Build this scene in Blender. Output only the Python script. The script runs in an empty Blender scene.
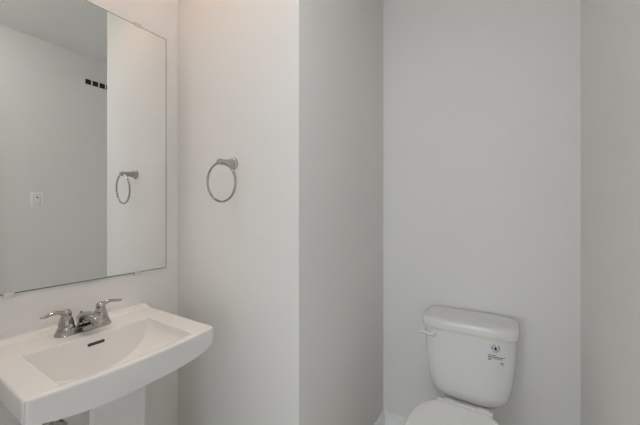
import bpy, bmesh, math, random
from mathutils import Vector, Matrix
random.seed(4)
SC = bpy.context.scene
COL = SC.collection
R = math.radians

# ------------------------------------------------------------------ camera, sky, lamps, exposure
cam_d = bpy.data.cameras.new('camera')
cam = bpy.data.objects.new('camera', cam_d)
COL.objects.link(cam)
cam_d.sensor_width = 36.0
cam_d.lens = 36.0 * 306.0 / 640.0
cam_d.shift_y = -3.7 / 640.0
cam_d.clip_start = 0.02
cam.location = (0, 0, 1.30)
cam.rotation_euler = (R(90), 0, R(32))
SC.camera = cam

world = bpy.data.worlds.new('daylight')
SC.world = world
world.use_nodes = True
WORLD_STRENGTH = 2.95
bg = world.node_tree.nodes['Background']
bg.inputs['Color'].default_value = (0.87, 0.935, 1.0, 1)
bg.inputs['Strength'].default_value = WORLD_STRENGTH

SPOT_W = 24.0         # recessed downlight over the sink
DOWNLIGHT = 74.0      # emission of its lens
ROOM_FILL = 19.5      # emission of the unseen fill light added near the doorway
HALL_FILL = 6.0      # emission of the unseen fill light added in the hall

SC.view_settings.view_transform = 'Standard'
SC.view_settings.look = 'None'
SC.view_settings.gamma = 1.0
SC.view_settings.use_curve_mapping = False
SC.view_settings.exposure = 0.0
SC.cycles.max_bounces = 16
SC.cycles.diffuse_bounces = 10
SC.cycles.glossy_bounces = 6
SC.cycles.caustics_reflective = True
SC.cycles.use_denoising = True
SC.cycles.blur_glossy = 0.0
SC.cycles.sample_clamp_indirect = 0.0

# ------------------------------------------------------------------ materials
def srgb(r, g, b):
    f = lambda c: ((c / 255 + 0.055) / 1.055) ** 2.4 if c > 10 else c / 255 / 12.92
    return (f(r), f(g), f(b), 1)

def mat(name, color, rough=0.5, metal=0.0, coat=0.0, bump=None, vary=None, spec=0.5, emit=None, brushed=False):
    m = bpy.data.materials.new(name)
    m.use_nodes = True
    nt = m.node_tree
    b = nt.nodes['Principled BSDF']
    b.inputs['Base Color'].default_value = color
    b.inputs['Roughness'].default_value = rough
    b.inputs['Metallic'].default_value = metal
    b.inputs['Coat Weight'].default_value = coat
    b.inputs['Coat Roughness'].default_value = 0.03
    b.inputs['Specular IOR Level'].default_value = spec
    tc = nt.nodes.new('ShaderNodeTexCoord')
    if vary:
        n = nt.nodes.new('ShaderNodeTexNoise')
        n.inputs['Scale'].default_value = vary[0]
        n.inputs['Detail'].default_value = 3
        nt.links.new(tc.outputs['Object'], n.inputs['Vector'])
        mr = nt.nodes.new('ShaderNodeMapRange')
        mr.inputs['To Min'].default_value = 1 - vary[1]
        mr.inputs['To Max'].default_value = 1 + vary[1]
        nt.links.new(n.outputs['Fac'], mr.inputs['Value'])
        vm = nt.nodes.new('ShaderNodeVectorMath')
        vm.operation = 'SCALE'
        vm.inputs[0].default_value = color[:3]
        nt.links.new(mr.outputs['Result'], vm.inputs['Scale'])
        nt.links.new(vm.outputs['Vector'], b.inputs['Base Color'])
    if bump:
        n = nt.nodes.new('ShaderNodeTexNoise')
        n.inputs['Scale'].default_value = bump[0]
        n.inputs['Detail'].default_value = 4
        nt.links.new(tc.outputs['Object'], n.inputs['Vector'])
        bp = nt.nodes.new('ShaderNodeBump')
        bp.inputs['Strength'].default_value = bump[1]
        bp.inputs['Distance'].default_value = bump[2]
        nt.links.new(n.outputs['Fac'], bp.inputs['Height'])
        nt.links.new(bp.outputs['Normal'], b.inputs['Normal'])
    if emit:
        b.inputs['Emission Color'].default_value = emit[0]
        b.inputs['Emission Strength'].default_value = emit[1]
    return m

M_WALL = mat('greige_wall_paint', (0.80, 0.793, 0.777, 1), 0.62, bump=(260, 0.12, 0.001), vary=(1.3, 0.012), spec=0.3)
M_CEIL = mat('ceiling_paint', (0.78, 0.772, 0.755, 1), 0.8, bump=(120, 0.25, 0.002), spec=0.2)
M_TRIM = mat('white_trim_paint', (0.86, 0.865, 0.875, 1), 0.32, bump=(40, 0.03, 0.001))
M_SINK = mat('white_sink_porcelain', (0.78, 0.773, 0.762, 1), 0.06, coat=0.7, vary=(3, 0.006))
M_PORC = mat('white_porcelain', (0.76, 0.755, 0.745, 1), 0.10, coat=0.6, vary=(3, 0.006))
M_PLAST = mat('white_toilet_plastic', (0.93, 0.93, 0.92, 1), 0.18, coat=0.2, vary=(3, 0.006))
M_CHROME = mat('polished_chrome', (0.46, 0.44, 0.42, 1), 0.08, 1.0, bump=(9, 0.02, 0.002))
M_NICKEL = mat('satin_lever_metal', (0.78, 0.77, 0.75, 1), 0.25, 1.0, bump=(14, 0.02, 0.002))
M_MIRROR = mat('silvered_mirror', (0.90, 0.915, 0.90, 1), 0.0, 1.0, vary=(2, 0.002))
M_EDGE = mat('mirror_glass_edge', (0.13, 0.13, 0.12, 1), 0.3, bump=(30, 0.02, 0.001))
M_CLIP = mat('clear_plastic_clip', (0.70, 0.69, 0.66, 1), 0.2, coat=0.5, vary=(60, 0.03))
M_DARK = mat('painted_vent_shade', (0.012, 0.011, 0.011, 1), 0.8, vary=(30, 0.1))
M_SLOT = mat('painted_slot_shade', (0.05, 0.045, 0.04, 1), 0.5, vary=(30, 0.1))
M_PLATE = mat('white_switch_plastic', (0.88, 0.88, 0.87, 1), 0.35, vary=(20, 0.01))
M_GAP = mat('painted_gap_shade', (0.36, 0.35, 0.34, 1), 0.6, vary=(20, 0.03))
M_SEALD = mat('grey_indicator', (0.10, 0.10, 0.10, 1), 0.5, vary=(20, 0.05))
M_INKB = mat('blue_ink', srgb(40, 120, 160), 0.4, vary=(90, 0.05))
M_INKG = mat('green_ink', srgb(70, 150, 120), 0.4, vary=(90, 0.05))
M_INKK = mat('black_ink', srgb(30, 34, 40), 0.4, vary=(90, 0.05))
M_HOSE = mat('braided_steel_hose', (0.40, 0.39, 0.37, 1), 0.35, 0.9, bump=(700, 0.9, 0.002))
M_WAX = mat('white_seat_rubber', (0.55, 0.55, 0.54, 1), 0.7, vary=(30, 0.03))
M_LAMP = mat('lamp_lens', (0.9, 0.9, 0.88, 1), 0.4, emit=((1.0, 0.64, 0.43, 1), DOWNLIGHT), vary=(10, 0.01))
M_RFILL = mat('room_fill_glow', (0.9, 0.9, 0.88, 1), 0.4, emit=((0.97, 0.965, 0.96, 1), ROOM_FILL), vary=(10, 0.01))
M_HFILL = mat('hall_fill_glow', (0.9, 0.9, 0.88, 1), 0.4, emit=((1.0, 0.93, 0.85, 1), HALL_FILL), vary=(10, 0.01))

def wood_floor():
    m = mat('pale_oak_floor', (0.45, 0.38, 0.30, 1), 0.35)
    nt = m.node_tree
    b = nt.nodes['Principled BSDF']
    tc = nt.nodes.new('ShaderNodeTexCoord')
    br = nt.nodes.new('ShaderNodeTexBrick')
    br.inputs['Color1'].default_value = (0.80, 0.76, 0.70, 1)
    br.inputs['Color2'].default_value = (0.77, 0.73, 0.67, 1)
    br.inputs['Mortar'].default_value = (0.12, 0.09, 0.07, 1)
    br.inputs['Scale'].default_value = 1.0
    br.inputs['Mortar Size'].default_value = 0.0015
    br.inputs['Brick Width'].default_value = 1.2
    br.inputs['Row Height'].default_value = 0.15
    nt.links.new(tc.outputs['Object'], br.inputs['Vector'])
    mp = nt.nodes.new('ShaderNodeMapping')
    mp.inputs['Scale'].default_value = (3, 40, 3)
    nt.links.new(tc.outputs['Object'], mp.inputs['Vector'])
    n = nt.nodes.new('ShaderNodeTexNoise')
    n.inputs['Scale'].default_value = 2.0
    n.inputs['Detail'].default_value = 6
    nt.links.new(mp.outputs['Vector'], n.inputs['Vector'])
    mx = nt.nodes.new('ShaderNodeMix')
    mx.data_type = 'RGBA'
    mx.blend_type = 'MULTIPLY'
    mx.inputs[0].default_value = 0.35
    nt.links.new(br.outputs['Color'], mx.inputs[6])
    nt.links.new(n.outputs['Color'], mx.inputs[7])
    nt.links.new(mx.outputs[2], b.inputs['Base Color'])
    return m
M_FLOOR = wood_floor()

# ------------------------------------------------------------------ helpers
def link(name, bm, m, parent=None, smooth=True, angle=35):
    bmesh.ops.recalc_face_normals(bm, faces=bm.faces[:])
    me = bpy.data.meshes.new(name)
    bm.to_mesh(me)
    bm.free()
    me.materials.append(m)
    if smooth:
        for p in me.polygons:
            p.use_smooth = True
        me.set_sharp_from_angle(angle=R(angle))
    o = bpy.data.objects.new(name, me)
    COL.objects.link(o)
    if parent:
        o.parent = parent
        o.matrix_parent_inverse = Matrix.Identity(4)
        off = Vector((0, 0, 0))
        p = parent
        while p:
            off += p.location
            p = p.parent
        o.location = -off if parent.type == 'EMPTY' else (0, 0, 0)
    return o

def thing(name, label, cat, loc=(0, 0, 0), group=None):
    o = bpy.data.objects.new(name, None)
    o.empty_display_size = 0.05
    COL.objects.link(o)
    o.location = loc
    o['label'] = label
    o['category'] = cat
    if group:
        o['group'] = group
    return o

def struct(name, bm, m, parent=None, **kw):
    o = link(name, bm, m, parent, **kw)
    if not parent:
        o['kind'] = 'structure'
    return o

def box(bm, x0, x1, y0, y1, z0, z1, bevel=0.0, seg=2):
    r = bmesh.ops.create_cube(bm, size=1)
    vs = r['verts']
    for v in vs:
        v.co = Vector(((x0 + x1) / 2 + v.co.x * (x1 - x0), (y0 + y1) / 2 + v.co.y * (y1 - y0), (z0 + z1) / 2 + v.co.z * (z1 - z0)))
    if bevel > 0:
        es = list({e for v in vs for e in v.link_edges})
        bmesh.ops.bevel(bm, geom=es, offset=bevel, segments=seg, profile=0.5, affect='EDGES')
    return bm

def B(*a, **k):
    return box(bmesh.new(), *a, **k)

def rings(bm, rs, cap0=True, cap1=True):
    vr = [[bm.verts.new(p) for p in r] for r in rs]
    n = len(vr[0])
    for a, b in zip(vr, vr[1:]):
        for i in range(n):
            bm.faces.new((a[i], a[(i + 1) % n], b[(i + 1) % n], b[i]))
    if cap0:
        bm.faces.new(vr[0][::-1])
    if cap1:
        bm.faces.new(vr[-1])
    return bm

def sup(z, cx, cy, hx, hy, n=2.0, N=72):
    out = []
    for i in range(N):
        t = 2 * math.pi * i / N
        c, s = math.cos(t), math.sin(t)
        out.append(Vector((cx + hx * math.copysign(abs(c) ** (2 / n), c), cy + hy * math.copysign(abs(s) ** (2 / n), s), z)))
    return out

def lathe(bm, prof, origin, axis='Z', N=40, closed=False):
    """prof: list of (radius, height along axis)."""
    o = Vector(origin)
    ax = {'Z': Vector((0, 0, 1)), 'Y': Vector((0, -1, 0)), 'X': Vector((1, 0, 0))}[axis] if isinstance(axis, str) else Vector(axis).normalized()
    u = ax.orthogonal().normalized()
    v = ax.cross(u)
    rs = []
    for r, h in prof:
        rs.append([o + ax * h + (u * math.cos(2 * math.pi * i / N) + v * math.sin(2 * math.pi * i / N)) * max(r, 1e-5) for i in range(N)])
    if closed:
        vr = [[bm.verts.new(p) for p in r] for r in rs]
        for j in range(len(vr)):
            a, b = vr[j], vr[(j + 1) % len(vr)]
            for k in range(N):
                bm.faces.new((a[k], a[(k + 1) % N], b[(k + 1) % N], b[k]))
        return bm
    return rings(bm, rs)

def spline(pts, n=8):
    pts = [Vector(p) for p in pts]
    P = [pts[0] * 2 - pts[1]] + pts + [pts[-1] * 2 - pts[-2]]
    out = []
    for i in range(1, len(P) - 2):
        for k in range(n):
            t = k / n
            a, b, c, d = P[i - 1], P[i], P[i + 1], P[i + 2]
            out.append(0.5 * ((2 * b) + (c - a) * t + (2 * a - 5 * b + 4 * c - d) * t * t + (3 * b - a - 3 * c + d) * t ** 3))
    out.append(pts[-1])
    return out

def interp(vals, n):
    out = []
    for a, b in zip(vals, vals[1:]):
        for k in range(n):
            out.append(a + (b - a) * k / n)
    out.append(vals[-1])
    return out

def tube(bm, pts, rad, N=16, flat=None, up=Vector((0, 0, 1)), closed=False):
    """rad: list of radii (sideways); flat: list of radii along up."""
    rs = []
    for i, p in enumerate(pts):
        if closed:
            t = pts[(i + 1) % len(pts)] - pts[i - 1]
        else:
            t = pts[min(i + 1, len(pts) - 1)] - pts[max(i - 1, 0)]
        t.normalize()
        side = t.cross(up)
        if side.length < 1e-3:
            side = t.cross(Vector((1, 0, 0)))
        side.normalize()
        u2 = side.cross(t).normalized()
        r1 = rad[i] if isinstance(rad, list) else rad
        r2 = (flat[i] if isinstance(flat, list) else flat) if flat is not None else r1
        rs.append([p + side * (r1 * math.cos(2 * math.pi * k / N)) + u2 * (r2 * math.sin(2 * math.pi * k / N)) for k in range(N)])
    if closed:
        vr = [[bm.verts.new(q) for q in r] for r in rs]
        m = len(vr)
        for j in range(m):
            a, b = vr[j], vr[(j + 1) % m]
            for k in range(N):
                bm.faces.new((a[k], a[(k + 1) % N], b[(k + 1) % N], b[k]))
        return bm
    return rings(bm, rs)

# ------------------------------------------------------------------ room dimensions
XA = -1.378      # mirror wall face
YB = 0.8955      # towel ring wall face
XC = -0.649      # alcove left face
YD = 1.756       # wall behind the toilet
XE = 0.260       # right wall face
YF = -0.32       # wall with the doorway, behind the camera
ZC = 2.577
T = 0.11
HY = -2.3        # far side of the hall

struct('floor', B(-2.6, 2.2, HY - T, YD + T, -0.12, 0.0), M_FLOOR, smooth=False)

def slab_with_hole(x0, x1, y0, y1, z0, z1, holes):
    bm = bmesh.new()
    xs = sorted({x0, x1} | {h[0] for h in holes} | {h[1] for h in holes})
    ys = sorted({y0, y1} | {h[2] for h in holes} | {h[3] for h in holes})
    for a, b in zip(xs, xs[1:]):
        for c, d in zip(ys, ys[1:]):
            mx, my = (a + b) / 2, (c + d) / 2
            if not any(h[0] < mx < h[1] and h[2] < my < h[3] for h in holes):
                box(bm, a, b, c, d, z0, z1)
    return bm
LX, LY = -1.05, 0.575
bmc = slab_with_hole(-2.6, 2.2, HY - T, YD + T, ZC, ZC + 0.12, [(LX - 0.075, LX + 0.075, LY - 0.075, LY + 0.075)])
struct('ceiling', bmc, M_CEIL, smooth=False)

struct('wall_left', B(XA - T, XA, YF, YD + T, 0, ZC), M_WALL, smooth=False)
struct('wall_middle', B(XA, XC, YB, YD, 0, ZC, bevel=0.003), M_WALL)
struct('wall_back', B(XA, XE, YD, YD + T, 0, ZC), M_WALL, smooth=False)
EY0, EY1 = -0.22, 0.555  # unseen side doorway, added to let light in from the right
bmr = B(XE, XE + T, EY1, YD + T, 0, ZC)
box(bmr, XE, XE + T, YF, EY0, 0, ZC)
box(bmr, XE, XE + T, EY0, EY1, 2.05, ZC)
struct('wall_right', bmr, M_WALL, smooth=False)
bmt2 = B(XE - 0.002, XE + T + 0.002, EY0, EY0 + 0.018, 0, 2.05)
box(bmt2, XE - 0.002, XE + T + 0.002, EY1 - 0.018, EY1, 0, 2.05)
box(bmt2, XE - 0.002, XE + T + 0.002, EY0, EY1, 2.032, 2.05)
for a, b in ((XE - 0.014, XE), (XE + T, XE + T + 0.014)):
    box(bmt2, a, b, EY0 - 0.055, EY0 + 0.006, 0, 2.105, bevel=0.003)
    box(bmt2, a, b, EY1 - 0.006, EY1 + 0.055, 0, 2.105, bevel=0.003)
    box(bmt2, a, b, EY0 + 0.006, EY1 - 0.006, 2.044, 2.105, bevel=0.003)
struct('trim_2', bmt2, M_TRIM)
DX0, DX1, DZ = -0.70, 0.14, 2.05
bmf = B(-2.6, DX0, YF - T, YF, 0, ZC)
box(bmf, DX1, XE + T, YF - T, YF, 0, ZC)
box(bmf, DX0, DX1, YF - T, YF, DZ, ZC)
struct('wall_front', bmf, M_WALL, smooth=False)
# door lining and casings
bmt = B(DX0, DX0 + 0.018, YF - T - 0.002, YF + 0.002, 0, DZ)
box(bmt, DX1 - 0.018, DX1, YF - T - 0.002, YF + 0.002, 0, DZ)
box(bmt, DX0, DX1, YF - T - 0.002, YF + 0.002, DZ - 0.018, DZ)
for yy0, yy1 in ((YF, YF + 0.014), (YF - T - 0.014, YF - T)):
    box(bmt, DX0 - 0.055, DX0 + 0.006, yy0, yy1, 0, DZ + 0.055, bevel=0.003)
    box(bmt, DX1 - 0.006, DX1 + 0.055, yy0, yy1, 0, DZ + 0.055, bevel=0.003)
    box(bmt, DX0 + 0.006, DX1 - 0.006, yy0, yy1, DZ - 0.006, DZ + 0.055, bevel=0.003)
struct('trim_1', bmt, M_TRIM)
# unseen hall behind the camera, with windows added to let daylight in
struct('wall_hall_left', B(-2.6 - T, -2.6, HY - T, YF, 0, ZC), M_WALL, smooth=False)
VW0, VW1 = -0.10, 0.55
bmv = B(2.2, 2.2 + T, HY - T, VW0, 0, ZC)
box(bmv, 2.2, 2.2 + T, VW1, YD + T, 0, ZC)
box(bmv, 2.2, 2.2 + T, VW0, VW1, 0, 1.0)
box(bmv, 2.2, 2.2 + T, VW0, VW1, 1.9, ZC)
struct('wall_hall_right', bmv, M_WALL, smooth=False)
struct('wall_hall_end', B(XE + T, 2.2, YD, YD + T, 0, ZC), M_WALL, smooth=False)
bmw2 = bmesh.new()  # unseen side window, added and sized for light from the right
for yy in (VW0 + 0.03, (VW0 + VW1) / 2, VW1 - 0.03):
    box(bmw2, 2.23, 2.28, yy - 0.03, yy + 0.03, 1.0, 1.9)
for zz in (1.03, 1.45, 1.87):
    box(bmw2, 2.235, 2.275, VW0, VW1, zz - 0.03, zz + 0.03)
struct('added_window_2', bmw2, M_TRIM)
pl2 = bpy.data.lights.new('side_window_portal', 'AREA')
pl2.shape = 'RECTANGLE'
pl2.size, pl2.size_y = 0.9, VW1 - VW0
pl2.cycles.is_portal = True
po2 = bpy.data.objects.new('side_window_portal', pl2)
COL.objects.link(po2)
po2.location = (2.2 + T, (VW0 + VW1) / 2, 1.45)
po2.rotation_euler = (0, R(90), 0)
WX0, WX1, WZ0, WZ1 = -1.25, 0.95, 0.06, 2.05
bmh = B(-2.6, WX0, HY - T, HY, 0, ZC)
box(bmh, WX1, 2.2, HY - T, HY, 0, ZC)
box(bmh, WX0, WX1, HY - T, HY, 0, WZ0)
box(bmh, WX0, WX1, HY - T, HY, WZ1, ZC)
struct('wall_hall_back', bmh, M_WALL, smooth=False)
bmw = bmesh.new()  # unseen hall window, added as the opening for daylight
for xx in (WX0 + 0.03, (WX0 + WX1) / 2, WX1 - 0.03):
    box(bmw, xx - 0.03, xx + 0.03, HY - 0.08, HY - 0.03, WZ0, WZ1)
for zz in (WZ0 + 0.03, (WZ0 + WZ1) / 2, WZ1 - 0.03):
    box(bmw, WX0, WX1, HY - 0.075, HY - 0.035, zz - 0.03, zz + 0.03)
struct('added_window_1', bmw, M_TRIM)
pl = bpy.data.lights.new('hall_window_portal', 'AREA')
pl.shape = 'RECTANGLE'
pl.size, pl.size_y = WX1 - WX0, WZ1 - WZ0
pl.cycles.is_portal = True
po = bpy.data.objects.new('hall_window_portal', pl)
COL.objects.link(po)
po.location = ((WX0 + WX1) / 2, HY - T, (WZ0 + WZ1) / 2)
po.rotation_euler = (R(90), 0, R(180))

# baseboards: square board with a small stepped top
BH, BT = 0.097, 0.014
def board(name, x0, x1, y0, y1, face):
    """face: outward direction of the board's front."""
    bm = B(x0, x1, y0, y1, 0, BH - 0.012)
    s = 0.005
    f = {'+x': (x0, x1 - s, y0, y1), '-y': (x0, x1, y0 + s, y1), '-x': (x0 + s, x1, y0, y1), '+y': (x0, x1, y0, y1 - s)}[face]
    box(bm, *f, BH - 0.012, BH)
    return struct(name, bm, M_TRIM, smooth=False)
board('baseboard_left', XA, XA + BT, YF + 0.016, YB, '+x')
board('baseboard_middle', XA + BT, XC, YB - BT, YB, '-y')
board('baseboard_alcove', XC, XC + BT, YB - BT, YD - BT, '+x')
board('baseboard_back', XC, XE - BT, YD - BT, YD, '-y')
board('baseboard_right', XE - BT, XE, EY1 + 0.055, YD, '-x')

# ------------------------------------------------------------------ recessed ceiling lamp over the sink
t = thing('recessed_ceiling_light', 'small round recessed white ceiling light above the pedestal sink', 'ceiling light', (LX, LY, ZC))
link('trim_ring', lathe(bmesh.new(), [(0.042, 0.0), (0.042, -0.002), (0.075, -0.006), (0.094, -0.004), (0.096, 0.0), (0.096, 0.0005), (0.042, 0.0005)], (LX, LY, ZC - 0.0007), closed=True), M_TRIM, t)
link('housing', lathe(bmesh.new(), [(0.074, 0.0), (0.074, 0.09), (0.0005, 0.09), (0.0005, 0.088), (0.070, 0.088), (0.070, 0.0)], (LX, LY, ZC), closed=True), M_TRIM, t)
link('lamp_lens', lathe(bmesh.new(), [(0.0, 0.012), (0.040, 0.012), (0.040, 0.006), (0.0, 0.003)], (LX, LY, ZC)), M_LAMP, t)

sl = bpy.data.lights.new('downlight_beam', 'SPOT')
sl.energy = SPOT_W
sl.color = (1.0, 0.80, 0.62)
sl.spot_size = R(44)
sl.spot_blend = 1.0
sl.shadow_soft_size = 0.045
so = bpy.data.objects.new('downlight_beam', sl)
COL.objects.link(so)
so.parent = t
so.location = (0, 0, -0.002)

t = thing('added_fill_light', 'added round fill light on the ceiling, unseen, near the bathroom doorway', 'ceiling light', (-0.25, 0.15, ZC))  # unseen light, added to even out the alcove walls
link('fill_light_base', lathe(bmesh.new(), [(0.0, 0.0), (0.13, 0.0), (0.13, -0.02), (0.0, -0.02)], (-0.25, 0.15, ZC)), M_TRIM, t)
link('fill_light_shade', lathe(bmesh.new(), [(0.0, -0.02), (0.12, -0.02), (0.125, -0.045), (0.11, -0.075), (0.07, -0.092), (0.0, -0.10)], (-0.25, 0.15, ZC)), M_RFILL, t)

t = thing('added_hall_fill_light', 'added round fill light on the hall ceiling, unseen, outside the doorway', 'ceiling light', (-0.2, -1.3, ZC))  # unseen light in the hall, added as extra fill
link('fill_light_base', lathe(bmesh.new(), [(0.0, 0.0), (0.15, 0.0), (0.15, -0.02), (0.0, -0.02)], (-0.2, -1.3, ZC)), M_TRIM, t)
link('fill_light_shade', lathe(bmesh.new(), [(0.0, -0.02), (0.14, -0.02), (0.135, -0.045), (0.09, -0.062), (0.0, -0.07)], (-0.2, -1.3, ZC)), M_HFILL, t)

# ------------------------------------------------------------------ mirror
MY0, MY1, MZ0, MZ1 = 0.172, 0.8354, 1.0245, 2.0940
t = thing('wall_mirror', 'large frameless rectangular wall mirror held by clips above the pedestal sink', 'mirror', (XA, (MY0 + MY1) / 2, MZ0))
link('glass_backing', B(XA + 0.0005, XA + 0.0055, MY0, MY1, MZ0, MZ1), M_EDGE, t, smooth=False)
link('mirror_glass', B(XA + 0.0055, XA + 0.0062, MY0 + 0.003, MY1 - 0.003, MZ0 + 0.003, MZ1 - 0.003), M_MIRROR, t, smooth=False)
for yy, top in ((0.705, True), (0.305, True), (0.705, False), (0.305, False)):
    bm = bmesh.new()
    zz = MZ1 if top else MZ0
    s = 1 if top else -1
    lo, hi = (zz - 0.006, zz + 0.009) if top else (zz - 0.009, zz + 0.006)
    box(bm, XA + 0.0066, XA + 0.0086, yy - 0.013, yy + 0.013, lo, hi, bevel=0.0008)
    l2, h2 = (zz + 0.0006, zz + 0.009) if top else (zz - 0.009, zz - 0.0006)
    box(bm, XA + 0.0002, XA + 0.0075, yy - 0.013, yy + 0.013, l2, h2, bevel=0.0008)
    lathe(bm, [(0.0, 0.0), (0.0028, 0.0), (0.0028, 0.001), (0.0, 0.0018)], (XA + 0.0086, yy, (l2 + h2) / 2), 'X', 16)
    link('mirror_clip', bm, M_CLIP, t)

# ------------------------------------------------------------------ towel ring
RX, RZ = -0.985, 1.488
t = thing('towel_ring', 'round chrome towel ring on the wall right of the mirror', 'towel ring', (RX, YB, RZ))
bm = bmesh.new()
lathe(bm, [(0.0, 0.0), (0.0255, 0.0), (0.0265, 0.003), (0.0255, 0.006), (0.020, 0.009), (0.0185, 0.012), (0.0165, 0.022), (0.0145, 0.035), (0.0125, 0.046), (0.0120, 0.050), (0.0125, 0.062), (0.013, 0.072), (0.0115, 0.079), (0.006, 0.084), (0.0, 0.085)], (RX, YB, RZ), 'Y')
link('wall_mount', bm, M_CHROME, t)
bm = bmesh.new()
RR = 0.0775
cz = RZ - 0.004 - RR
ang = R(3)
pts = []
for i in range(96):
    a = 2 * math.pi * i / 96
    x, z = RR * math.cos(a), RR * math.sin(a)
    pts.append(Vector((RX + 0.001 + x * math.cos(ang), YB - 0.071 + x * math.sin(ang) + 0.004 * (1 - math.sin(a)), cz + z)))
tube(bm, pts, 0.0047, 14, up=Vector((0, 1, 0)), closed=True)
link('ring', bm, M_CHROME, t)

# ------------------------------------------------------------------ pedestal sink
ZS = 0.877
SY0, SY1 = 0.2235, 0.7350
SYC = (SY0 + SY1) / 2
BY0, BY1 = 0.2900, 0.6510          # basin opening
BX0, BX1 = XA + 0.0008 + 0.1830, -0.937
BYC = (BY0 + BY1) / 2
def front_x(y):
    t_ = (y - SYC) / ((SY1 - SY0) / 2)
    return -0.908 + 0.026 * (1 - t_ * t_)
def front_line(y, q):
    L = front_x(y) - (XA + 0.0008)
    return XA + 0.0008 + 0.34 + (q - 0.34) * ((L - 0.0075 - 0.34) / (0.452 - 0.34))
def sm(a, b, x):
    x = min(1, max(0, (x - a) / (b - a)))
    return x * x * (3 - 2 * x)
def smx(a, b, x):                # crisper: ease in from one side
    x = min(1, max(0, (x - a) / (b - a)))
    return 1 - (1 - x) ** 2.2
def smin(a, b, k):
    h = max(0, min(1, 0.5 + 0.5 * (b - a) / k))
    return b + (a - b) * h - k * h * (1 - h)
def basin_depth(x, y):
    t_ = abs(y - BYC) / ((BY1 - BY0) / 2)
    if t_ >= 1:
        return 0
    xb0, xb1 = BX0, front_line(y, 0.4400)
    if x <= xb0 or x >= xb1:
        return 0
    floor_ = 0.124 * (1 - t_ ** 2.2) ** 0.40 + 0.004 * max(0, 1 - ((x + 1.07) ** 2 + (y - BYC) ** 2) / 0.03)
    back = (x - xb0) * 7.0 - 0.0035
    front = (xb1 - x) * 1.9 * sm(-0.004, 0.014, xb1 - x)
    side = (1 - t_) * 6.0
    d = smin(smin(floor_, front, 0.030), back, 0.010)
    d = min(d, 0.5 * side) if side < 0.02 else d
    return max(0, d)
ER = 0.007
def edge_drop(d):
    return 0 if d >= ER else ER - math.sqrt(max(0, ER * ER - (ER - d) ** 2))
def ledge(x, y):
    return 0.010 * (1 - sm(-1.364, -1.318, x))
def bottom_edge(y):
    t_ = (y - SYC) / ((SY1 - SY0) / 2)
    return 0.7975 + 0.008 * t_ * t_ + 0.020 * abs(t_) ** 6

def nodes(brk, n):
    out = []
    for (a, b), k in zip(zip(brk, brk[1:]), n):
        out += [a + (b - a) * i / k for i in range(k)]
    return out + [brk[-1]]
# u across (0..1 -> back to front), v along Y
E_ = [0, 0.0007, 0.0018, 0.0034, 0.0052, 0.0071]
ys = [SY0 + e for e in E_] + nodes([SY0 + 0.01, BY0 - 0.002, BY0 + 0.012, BY0 + 0.04, BY1 - 0.04, BY1 - 0.012, BY1 + 0.002, SY1 - 0.01], [8, 14, 12, 48, 12, 14, 8]) + [SY1 - e for e in reversed(E_)]
LXN = 0.47
dep = 1.0
xr = nodes([0.0, 0.06, 0.178, 0.25, 0.30, 0.86, 0.90], [10, 16, 18, 6, 30, 5])  # metres from the wall, rescaled at front
def grid_x(y):
    L = front_x(y) - (XA + 0.0008)
    base = nodes([0.0, 0.010, 0.066, 0.1760, 0.2180, 0.34, 0.4180, 0.4400, 0.452], [2, 14, 8, 44, 16, 14, 11, 4])
    k = (L - 0.0075) / 0.460
    a = [b if b < 0.34 else 0.34 + (b - 0.34) * ((L - 0.0075 - 0.34) / (0.452 - 0.34)) for b in base]
    return [XA + 0.0008 + q for q in a] + [XA + 0.0008 + L - e for e in reversed(E_[:-1])]
CR = 0.014
def round_corner(x, y):
    fx = front_x(min(max(y, SY0 + CR), SY1 - CR))
    for sy, yc in ((-1, SY0 + CR), (1, SY1 - CR)):
        qx, qy = x - (fx - CR), (y - yc) * sy
        if qx > 0 and qy > 0:
            l = math.hypot(qx, qy)
            m_ = max(qx, qy) / l
            return fx - CR + qx * m_, yc + sy * qy * m_
    return x, y
def plan(j):
    y = ys[j]
    return [round_corner(x, y) for x in grid_x(y)]
def border(x, y):
    """distance to the sides and front of the rim"""
    fx = front_x(min(max(y, SY0 + CR), SY1 - CR))
    d = min(y - SY0, SY1 - y, front_x(y) - x)
    for sy, yc in ((-1, SY0 + CR), (1, SY1 - CR)):
        qx, qy = x - (fx - CR), (y - yc) * sy
        if qx > 0 and qy > 0:
            d = CR - math.hypot(qx, qy)
    return max(0, d)
bm = bmesh.new()
top, bot = [], []
for j in range(len(ys)):
    rt, rb = [], []
    for x, y in plan(j):
        d = border(x, y)
        z = ZS + ledge(x, y) - edge_drop(d) - basin_depth(x, y)
        rt.append(bm.verts.new((x, y, z)))
        inner = min(1, d / 0.05)
        under = bottom_edge(y) + 0.012 * sm(0, 0.012, d)
        bd = basin_depth(x, y)
        wide = sm(0.012, 0.10, d) * sm(0, 0.10, min(y - SY0, SY1 - y)) 
        zb = under - min(0.080, max(0, d - 0.012) * 0.56) * sm(0, 0.06, min(y - SY0, SY1 - y)) * sm(-1.36, -1.24, x)
        rb.append((x, y, zb))
    top.append(rt)
    bot.append(rb)
nj, ni = len(top), len(top[0])
for j in range(nj - 1):
    for i in range(ni - 1):
        bm.faces.new((top[j][i], top[j][i + 1], top[j + 1][i + 1], top[j + 1][i]))
bv = [[bm.verts.new(Vector(p)) for p in r] for r in bot]
for j in range(nj - 1):
    for i in range(ni - 1):
        bm.faces.new((bv[j][i], bv[j + 1][i], bv[j + 1][i + 1], bv[j][i + 1]))
for j in range(nj - 1):
    bm.faces.new((top[j][0], top[j + 1][0], bv[j + 1][0], bv[j][0]))
    bm.faces.new((top[j][-1], bv[j][-1], bv[j + 1][-1], top[j + 1][-1]))
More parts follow.
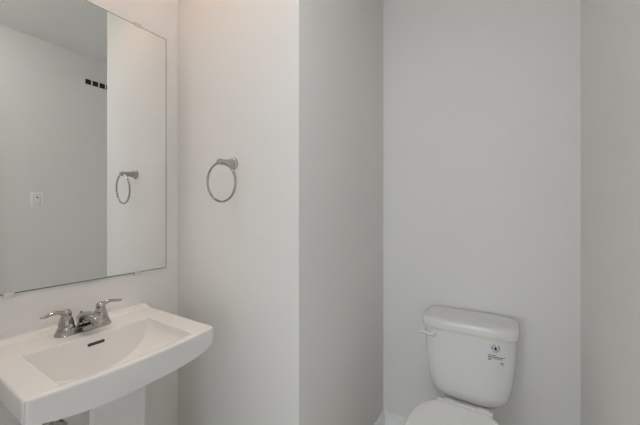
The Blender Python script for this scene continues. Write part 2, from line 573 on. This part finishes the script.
for i in range(ni - 1):
    bm.faces.new((top[0][i], bv[0][i], bv[0][i + 1], top[0][i + 1]))
    bm.faces.new((top[-1][i], top[-1][i + 1], bv[-1][i + 1], bv[-1][i]))
t_sink = thing('pedestal_sink', 'white porcelain pedestal sink with rectangular basin below the wall mirror', 'sink', (-1.1, SYC, 0))
basin = link('basin', bm, M_SINK, t_sink, angle=50)

# overflow slot in the basin's back slope
bm = bmesh.new()
oz, oy, hw, hh = ZS - 0.030, 0.4765, 0.0255, 0.0050
def back_x(z, y):
    lo, hi = BX0 - 0.005, BX0 + 0.040
    for _ in range(40):
        m_ = (lo + hi) / 2
        if ZS - basin_depth(m_, y) > z:
            lo = m_
        else:
            hi = m_
    return (lo + hi) / 2
loop = []
for k in range(28):
    a = 2 * math.pi * k / 28
    cy = oy + math.copysign(hw - hh, math.cos(a)) + hh * math.cos(a)
    loop.append((cy, oz + hh * math.sin(a)))
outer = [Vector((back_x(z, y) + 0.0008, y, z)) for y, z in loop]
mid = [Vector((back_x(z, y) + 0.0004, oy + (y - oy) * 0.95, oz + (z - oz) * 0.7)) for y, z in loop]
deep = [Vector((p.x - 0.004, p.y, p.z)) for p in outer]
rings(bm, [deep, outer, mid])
link('overflow_slot', bm, M_SLOT, t_sink)  # shade inside the overflow painted as a dark colour
bm = bmesh.new()
dzb = ZS - basin_depth(-1.07, BYC)
lathe(bm, [(0.0, -0.004), (0.022, -0.004), (0.022, 0.001), (0.019, 0.0025), (0.016, 0.0015), (0.015, 0.004), (0.006, 0.0055), (0.0, 0.0058)], (-1.07, BYC, dzb))
link('drain', bm, M_CHROME, t_sink)

# pedestal column: flat front with crisp sides, flaring at the foot
PYC = 0.481
def ped_ring(z, hw, xf, xb, r=0.010):
    out = []
    cor = [(xf, 1, -1), (xf, 1, 1), (xb, -1, 1), (xb, -1, -1)]
    for x, sx, sy in cor:
        cx, cy = x - sx * r, PYC + sy * ((hw if sx > 0 else hw * 0.30) - r)
        a0 = {(1, -1): -90, (1, 1): 0, (-1, 1): 90, (-1, -1): 180}[(sx, sy)]
        for k in range(9):
            a = R(a0 + 90 * k / 8)
            bow = 0.004 * (1 - ((cy + r * math.sin(a) - PYC) / hw) ** 2) if sx > 0 else 0
            out.append(Vector((cx + r * math.cos(a) + bow, cy + r * math.sin(a), z)))
    return out
secs = [(0.0, 0.105, -1.00, -1.235), (0.018, 0.105, -1.00, -1.235), (0.03, 0.102, -1.004, -1.232), (0.05, 0.092, -1.02, -1.225), (0.12, 0.082, -1.036, -1.215), (0.35, 0.078, -1.042, -1.21), (0.6, 0.080, -1.037, -1.21), (0.733, 0.082, -1.033, -1.21)]
bm = rings(bmesh.new(), [ped_ring(z, hw, a, b) for z, hw, a, b in secs])
link('pedestal', bm, M_SINK, t_sink)

# ------------------------------------------------------------------ faucet
FY, FX = 0.4725, -1.272
t_f = thing('faucet', 'chrome two-handle centerset faucet on the back of the pedestal sink', 'faucet', (FX, FY, ZS))
def stadium(z, hl, r, N=24):
    out = []
    for s in (1, -1):
        for k in range(N + 1):
            a = R(-90 + 180 * k / N) if s > 0 else R(90 + 180 * k / N)
            out.append(Vector((FX + r * math.cos(a + R(90)) , FY + s * (hl - r) + r * math.sin(a + R(90)), z)))
    return out
def stad(z, hl, r):
    out = []
    N = 20
    for k in range(N + 1):
        a = math.pi * k / N
        out.append(Vector((FX + r * math.cos(a), FY + (hl - r) + r * math.sin(a), z)))
    for k in range(N + 1):
        a = math.pi + math.pi * k / N
        out.append(Vector((FX + r * math.cos(a), FY - (hl - r) + r * math.sin(a), z)))
    return out
bm = rings(bmesh.new(), [stad(ZS + 0.0004, 0.084, 0.0285), stad(ZS + 0.003, 0.084, 0.0285), stad(ZS + 0.005, 0.082, 0.027), stad(ZS + 0.013, 0.080, 0.025), stad(ZS + 0.018, 0.077, 0.022), stad(ZS + 0.020, 0.070, 0.016)])
link('base_plate', bm, M_CHROME, t_f)
for s in (-1, 1):
    hy = FY + s * 0.051
    bm = lathe(bmesh.new(), [(0.0, 0.010), (0.0262, 0.010), (0.0262, 0.020), (0.0245, 0.024), (0.0225, 0.026), (0.0225, 0.030), (0.0210, 0.040), (0.0180, 0.052), (0.0150, 0.060), (0.0135, 0.063), (0.0150, 0.066), (0.0155, 0.071), (0.0140, 0.077), (0.0100, 0.0815), (0.0050, 0.0835), (0.0, 0.084)], (FX, hy, ZS))
    h = link('handle', bm, M_CHROME, t_f)
    p = spline([(FX, hy + s * 0.006, ZS + 0.073), (FX + 0.002, hy + s * 0.024, ZS + 0.080), (FX + 0.003, hy + s * 0.042, ZS + 0.079), (FX + 0.004, hy + s * 0.058, ZS + 0.075), (FX + 0.004, hy + s * 0.069, ZS + 0.0745)], 6)
    bm = tube(bmesh.new(), p, interp([0.0075, 0.0065, 0.0070, 0.0080, 0.0045], 6), 14, flat=interp([0.0070, 0.0058, 0.0052, 0.0052, 0.0040], 6))
    lv = link('lever', bm, M_CHROME, h)
bm = bmesh.new()
spr = []
for dx, zc, hh_, hw_ in ((-0.024, 0.032, 0.004, 0.006), (-0.0225, 0.033, 0.013, 0.014), (-0.018, 0.034, 0.018, 0.0185), (-0.006, 0.037, 0.0225, 0.0215), (0.012, 0.0425, 0.0235, 0.0225), (0.032, 0.0475, 0.0205, 0.0215), (0.052, 0.0525, 0.0165, 0.020), (0.072, 0.056, 0.013, 0.0185), (0.090, 0.056, 0.0115, 0.017), (0.102, 0.054, 0.0100, 0.0150), (0.108, 0.052, 0.0070, 0.0110), (0.1095, 0.051, 0.003, 0.005)):
    spr.append([Vector((FX + dx, FY + hw_ * math.copysign(abs(math.cos(q)) ** 0.75, math.cos(q)), ZS + zc + hh_ * math.copysign(abs(math.sin(q)) ** 0.75, math.sin(q)))) for q in [2 * math.pi * k / 32 for k in range(32)]])
rings(bm, spr)
sp = link('spout', bm, M_CHROME, t_f)
bm = lathe(bmesh.new(), [(0.0, 0.0), (0.0095, 0.0), (0.0115, 0.002), (0.0115, 0.016), (0.0, 0.016)], (FX + 0.096, FY, ZS + 0.032))
link('aerator', bm, M_CHROME, sp)
bm = tube(bmesh.new(), [Vector((FX - 0.0235, FY, ZS + z)) for z in (0.012, 0.03, 0.052)], [0.0022] * 3, 12)
lathe(bm, [(0.0, 0.05), (0.004, 0.051), (0.005, 0.055), (0.004, 0.060), (0.0, 0.061)], (FX - 0.0235, FY, ZS))
link('lift_rod', bm, M_CHROME, t_f)

# ------------------------------------------------------------------ supply valves below the sink
for nm, vy, s, lab in (('supply_valve', 0.418, -1, 'chrome water supply valve with braided hose under the left end of the sink'),):
    vz = 0.562
    t = thing(nm, lab, 'valve', (XA, vy, vz))
    bm = lathe(bmesh.new(), [(0.0, 0.0), (0.030, 0.0), (0.029, 0.004), (0.018, 0.009), (0.009, 0.010), (0.009, 0.045), (0.014, 0.046), (0.014, 0.078), (0.008, 0.080), (0.0, 0.080)], (XA + 0.0006, vy, vz), 'X')
    lathe(bm, [(0.0, 0.0), (0.009, 0.0), (0.009, 0.020), (0.012, 0.021), (0.012, 0.034), (0.0, 0.034)], (XA + 0.062, vy, vz))
    link('valve_body', bm, M_CHROME, t)
    bm = rings(bmesh.new(), [[Vector((XA + x, vy + 0.011 * math.cos(a), vz + 0.019 * math.sin(a))) for a in [2 * math.pi * k / 24 for k in range(24)]] for x in (0.079, 0.083, 0.093, 0.096)])
    link('valve_handle', bm, M_CHROME, t)
    hy = FY + s * 0.051
    p = spline([(XA + 0.062, vy, vz + 0.032), (XA + 0.064, vy, vz + 0.09), (XA + 0.080, vy + (hy - vy) * 0.5, vz + 0.13), (XA + 0.095, hy - s * 0.004, vz + 0.16)], 10)
    link('hose', tube(bmesh.new(), p, 0.0075, 14, up=Vector((0, 1, 0))), M_HOSE, t)

# ------------------------------------------------------------------ toilet
TX = -0.1735
t_t = thing('toilet', 'white two-piece toilet with closed lid in the alcove', 'toilet', (TX, 1.40, 0))
# tank: (z, half width, front y, back y, exponent)
TK = [(0.394, 0.0800, 1.610, 1.715), (0.3945, 0.1000, 1.595, 1.722), (0.398, 0.1200, 1.581, 1.728), (0.405, 0.1370, 1.571, 1.733), (0.416, 0.1510, 1.564, 1.736), (0.432, 0.1620, 1.558, 1.738), (0.456, 0.1715, 1.554, 1.739), (0.488, 0.1790, 1.551, 1.740), (0.53, 0.1850, 1.550, 1.740), (0.58, 0.1890, 1.549, 1.740), (0.64, 0.1925, 1.548, 1.740), (0.70, 0.1950, 1.547, 1.740), (0.732, 0.1960, 1.547, 1.740)]
TN = 5.2
def ss(z, c, yf, yb, hx, n=TN, N=120, bow=0.006):
    out = []
    cy, hy = (yf + yb) / 2, (yb - yf) / 2
    for v in sup(z, c, cy, hx, hy, n, N):
        if v.y < cy:
            v.y -= bow * (1 - ((v.x - c) / hx) ** 2)
        out.append(v)
    return out
link('tank', rings(bmesh.new(), [ss(z, TX, yf, yb, hx, n=(3.6 if z < 0.43 else 4.2 if z < 0.5 else TN)) for z, hx, yf, yb in TK]), M_PORC, t_t, angle=60)
LD = [(0.7285, 0.1960, 1.546, 1.741), (0.7285, 0.2030, 1.538, 1.744), (0.7330, 0.2060, 1.5355, 1.746), (0.7400, 0.2070, 1.5345, 1.747), (0.7590, 0.2070, 1.5345, 1.747), (0.7680, 0.2058, 1.536, 1.746), (0.7745, 0.2020, 1.540, 1.745), (0.7790, 0.1940, 1.549, 1.741), (0.7825, 0.1750, 1.568, 1.733), (0.7845, 0.1130, 1.605, 1.71), (0.7850, 0.0430, 1.63, 1.67)]
link('tank_lid', rings(bmesh.new(), [ss(z, TX, yf, yb, hx, n=5.4 if i < 8 else 3.5, bow=0.007) for i, (z, hx, yf, yb) in enumerate(LD)]), M_PORC, t_t, angle=60)
def tank_y(x, z):
    for a, b in zip(TK, TK[1:]):
        if a[0] <= z <= b[0]:
            k = (z - a[0]) / (b[0] - a[0])
            hx, yf, yb = (a[i] + (b[i] - a[i]) * k for i in (1, 2, 3))
            cy, hy = (yf + yb) / 2, (yb - yf) / 2
            q = min(0.999, abs((x - TX) / hx))
            return cy - hy * (1 - q ** TN) ** (1 / TN) - 0.006 * (1 - q * q)
# flush lever at the tank's upper left
lx, lz = -0.318, 0.697
ly = tank_y(lx, lz)
lev = link('flush_lever', lathe(bmesh.new(), [(0.0, -0.002), (0.0145, -0.002), (0.0145, 0.003), (0.012, 0.007), (0.0075, 0.009), (0.0075, 0.016), (0.0, 0.018)], (lx, ly, lz), 'Y', 28), M_PORC, t_t)
lev['label'] = 'small white flush lever'
p = spline([(lx + 0.004, ly - 0.015, lz), (lx - 0.020, ly - 0.017, lz + 0.002), (lx - 0.045, ly - 0.016, lz + 0.004), (lx - 0.060, ly - 0.012, lz + 0.005), (lx - 0.065, ly - 0.011, lz + 0.005)], 6)
link('lever_arm', tube(bmesh.new(), p, interp([0.0085, 0.0070, 0.0072, 0.0085, 0.0050], 6), 14, flat=interp([0.0090, 0.0075, 0.0080, 0.0100, 0.006], 6), up=Vector((0, 1, 0))), M_PORC, lev)

# printed water-saving mark on the tank
def decal(name, m, polys, parent, th=0.0005):
    bm = bmesh.new()
    for poly in polys:
        f = [bm.verts.new((x, tank_y(x, z) - th, z)) for x, z in poly]
        b = [bm.verts.new((x, tank_y(x, z) + 0.0004, z)) for x, z in poly]
        n = len(f)
        for i in range(n):
            bm.faces.new((f[i], f[(i + 1) % n], b[(i + 1) % n], b[i]))
        bm.faces.new(f)
        bm.faces.new(b[::-1])
    return link(name, bm, m, parent, smooth=False)
ex, ez = -0.058, 0.688
def arc_polys(cx, cz, r0, r1, a0, a1, n=10):
    ps = []
    for k in range(n):
        a, b = R(a0 + (a1 - a0) * k / n), R(a0 + (a1 - a0) * (k + 1) / n)
        ps.append([(cx + r0 * math.cos(a), cz + r0 * math.sin(a)), (cx + r1 * math.cos(a), cz + r1 * math.sin(a)), (cx + r1 * math.cos(b), cz + r1 * math.sin(b)), (cx + r0 * math.cos(b), cz + r0 * math.sin(b))])
    return ps
emb = decal('printed_emblem', M_INKB, arc_polys(ex, ez, 0.0135, 0.0160, 95, 235, 16) + arc_polys(ex, ez, 0.0135, 0.0160, 255, 400, 16) + arc_polys(ex, ez, 0.0085, 0.0100, 150, 350, 14), t_t)
emb['label'] = 'blue and green water drop emblem'
drop = [(ex + 0.0055 * math.cos(R(a)), ez - 0.002 + 0.0055 * math.sin(R(a))) for a in range(150, 391, 20)] + [(ex + 0.0005, ez + 0.0095)]
decal('water_drop', M_INKK, [drop], emb, 0.0007)
decal('green_leaf', M_INKG, [[(ex + 0.006, ez + 0.004), (ex + 0.010, ez + 0.005), (ex + 0.017, ez + 0.014), (ex + 0.011, ez + 0.012)], [(ex - 0.015, ez - 0.001), (ex - 0.010, ez - 0.001), (ex - 0.010, ez + 0.003), (ex - 0.014, ez + 0.006)]] + arc_polys(ex, ez - 0.001, 0.0185, 0.0195, 235, 300, 8), emb, 0.0007)
lines = []
def dashes(x0, x1, z, h, step, gap):
    x = x0
    while x < x1 - 0.0006:
        w = min(step * random.uniform(0.7, 1.3), x1 - x)
        lines.append([(x, z), (x + w, z), (x + w, z + h), (x, z + h)])
        x += w + gap
dashes(-0.0870, -0.0560, 0.6545, 0.0030, 0.0030, 0.0008)
dashes(-0.0870, -0.0280, 0.6465, 0.0040, 0.0042, 0.0008)
dashes(-0.0870, -0.0300, 0.6410, 0.0022, 0.0050, 0.0010)
dashes(-0.0870, -0.0745, 0.6330, 0.0045, 0.0034, 0.0006)
dashes(-0.0400, -0.0275, 0.6240, 0.0040, 0.0030, 0.0010)
dashes(-0.0380, -0.0275, 0.6185, 0.0028, 0.0025, 0.0012)
dashes(-0.0265, -0.0235, 0.6500, 0.0040, 0.0030, 0.0008)
o = decal('printed_text', M_INKK, lines, t_t)
o['label'] = 'small black printed lines'

# bowl with its foot and the deck that carries the tank
def egg(z, yc, hw, lf, lb, n=2.2, N=96, c=TX, nb=None):
    """lf: length forward (toward -y) of the widest line, lb: backward"""
    out = []
    for i in range(N):
        a = 2 * math.pi * i / N
        cs, sn = math.cos(a), math.sin(a)
        e = n if sn < 0 else (nb or n)
        x = hw * math.copysign(abs(cs) ** (2 / e), cs)
        y = (lf if sn < 0 else lb) * math.copysign(abs(sn) ** (2 / e), sn)
        out.append(Vector((c + x, yc + y, z)))
    return out
bw = [(0.0, 1.36, 0.105, 0.20, 0.26, 3.0), (0.025, 1.36, 0.105, 0.20, 0.26, 3.0), (0.035, 1.36, 0.098, 0.19, 0.25, 3.0), (0.10, 1.36, 0.095, 0.175, 0.25, 2.8), (0.18, 1.35, 0.100, 0.19, 0.26, 2.6), (0.26, 1.31, 0.125, 0.225, 0.26, 2.4), (0.33, 1.26, 0.155, 0.230, 0.26, 2.3), (0.375, 1.235, 0.168, 0.235, 0.262, 2.2), (0.388, 1.235, 0.170, 0.238, 0.264, 2.2), (0.3945, 1.235, 0.166, 0.233, 0.26, 2.2)]
bm = rings(bmesh.new(), [egg(z, yc, hw, lf, lb, n, nb=(2.6 if z > 0.2 else 3.5), c=TX - 0.011 * min(1, z / 0.33)) for z, yc, hw, lf, lb, n in bw])
link('bowl', bm, M_PORC, t_t, angle=60)
# deck between hinge and tank
bm = bmesh.new()
rings(bm, [ss(z, TX, 1.44 + i, 1.71 - i, 0.118 - i, n=6, bow=0) for z, i in ((0.20, 0.03), (0.35, 0.014), (0.380, 0.010), (0.390, 0.012), (0.3938, 0.018))])
link('tank_deck', bm, M_PORC, t_t, angle=50)
# seat and lid outlines: a straight back edge that curves into an oval
def seat_ring(z, inset, back=1.478, N=110):
    hw, yw, lf, bw_ = 0.184 - inset, 1.245, 0.235 - inset, 0.100 - inset * 0.7
    yb = back - inset
    pts = []
    for i in range(60):                       # front half, from right widest to left widest
        a = math.pi * i / 59
        c, s = math.cos(a), math.sin(a)
        pts.append((hw * math.copysign(abs(c) ** (2 / 2.25), c), yw - lf * abs(s) ** (2 / 2.25)))
    left = []
    for k in range(1, 26):                    # from widest to back corner, left side
        q = k / 25
        y = yw + (yb - yw) * (1 - (1 - q) ** 1.7)
        w = (y - yw) / (yb - yw)
        x = -(bw_ + (hw - bw_) * (1 - w ** 3.2) ** 0.9)
        left.append((x, y))
    pts += left + [(-x, y) for x, y in reversed(left)]
    return [Vector((TX - 0.011 + x, y, z)) for x, y in pts]
bm = rings(bmesh.new(), [seat_ring(z, i) for z, i in ((0.397, 0.010), (0.398, 0.003), (0.403, 0.0), (0.411, 0.001), (0.414, 0.006))])
link('seat', bm, M_PLAST, t_t)
bm = rings(bmesh.new(), [seat_ring(z, i) for z, i in ((0.4155, 0.007), (0.4165, 0.001), (0.420, -0.001), (0.4255, 0.000), (0.4285, 0.003), (0.4300, 0.008), (0.4308, 0.03), (0.4318, 0.08), (0.432, 0.12))])
link('lid', bm, M_PLAST, t_t)
# hinge bar with its two covers
bm = B(TX - 0.120, TX + 0.108, 1.481, 1.503, 0.3995, 0.4240, bevel=0.004, seg=3)
hb = link('hinge_bar', bm, M_PLAST, t_t)
for s in (-1, 1):
    bm = B(TX + s * 0.072 - 0.024, TX + s * 0.072 + 0.024, 1.500, 1.534, 0.3942, 0.4140, bevel=0.005, seg=3)
    link('hinge_cover', bm, M_PLAST, t_t)

# ------------------------------------------------------------------ light switch on the right wall (seen in the mirror)
SWY, SWZ = 0.8175, 1.3685
t = thing('light_switch', 'white light switch plate seen in the left part of the mirror', 'light switch', (XE, SWY, SWZ))
link('switch_plate', B(XE - 0.0055, XE - 0.0003, SWY - 0.0385, SWY + 0.0385, SWZ - 0.0575, SWZ + 0.0575, bevel=0.0022), M_PLATE, t)
link('rocker', B(XE - 0.0090, XE - 0.0050, SWY - 0.0165, SWY + 0.0165, SWZ - 0.0335, SWZ + 0.0335, bevel=0.0015), M_PLATE, t)
bm = B(XE - 0.0100, XE - 0.0088, SWY - 0.006, SWY + 0.006, SWZ + 0.012, SWZ + 0.022, bevel=0.0004)
o = link('indicator', bm, M_SEALD, t)
o['label'] = 'small dark indicator'
bm = bmesh.new()
for a in (-0.0185, 0.0185):
    box(bm, XE - 0.0062, XE - 0.0054, SWY + a - 0.0008, SWY + a + 0.0008, SWZ - 0.035, SWZ + 0.035)
for a in (-0.0355, 0.0355):
    box(bm, XE - 0.0062, XE - 0.0054, SWY - 0.019, SWY + 0.019, SWZ + a - 0.0008, SWZ + a + 0.0008)
o = link('rocker_gap_shade', bm, M_GAP, t)  # grey strips on the plate, painted as the shaded gap
o['label'] = 'thin grey strip, painted shade of the gap around the rocker'

# ------------------------------------------------------------------ air vent high on the right wall (seen in the mirror)
VY0, VZ0, VZ1 = 1.1215, 2.3400, 2.3830
t = thing('air_vent', 'narrow air vent with a row of dark openings high up, seen in the mirror', 'vent', (XE, VY0 + 0.15, VZ0))
link('vent_shade_sheet', B(XE - 0.0012, XE - 0.0003, VY0 - 0.002, VY0 + 0.305, VZ0 - 0.001, VZ1 + 0.001), M_DARK, t, smooth=False)  # dark sheet on the wall, painted as shade inside the openings
bm = bmesh.new()
x0, x1 = XE - 0.006, XE - 0.0004
box(bm, x0, x1, VY0 - 0.010, VY0 + 0.313, VZ1, VZ1 + 0.010)
box(bm, x0, x1, VY0 - 0.010, VY0 + 0.313, VZ0 - 0.010, VZ0)
box(bm, x0, x1, VY0 - 0.010, VY0, VZ0, VZ1)
for k in range(6):
    ya = VY0 + k * 0.0515 + 0.0440
    box(bm, x0, x1, ya, ya + (0.0075 if k < 5 else 0.012), VZ0, VZ1)
link('vent_frame', bm, M_WALL, t, smooth=False)
bm = bmesh.new()
for zz in (0.33, 0.66):
    z = VZ0 + (VZ1 - VZ0) * zz
    box(bm, XE - 0.0040, XE - 0.0012, VY0, VY0 + 0.303, z - 0.0009, z + 0.0009)
link('vent_slats', bm, M_SLOT, t, smooth=False)  # slats coloured dark to deepen the painted shade of the openings
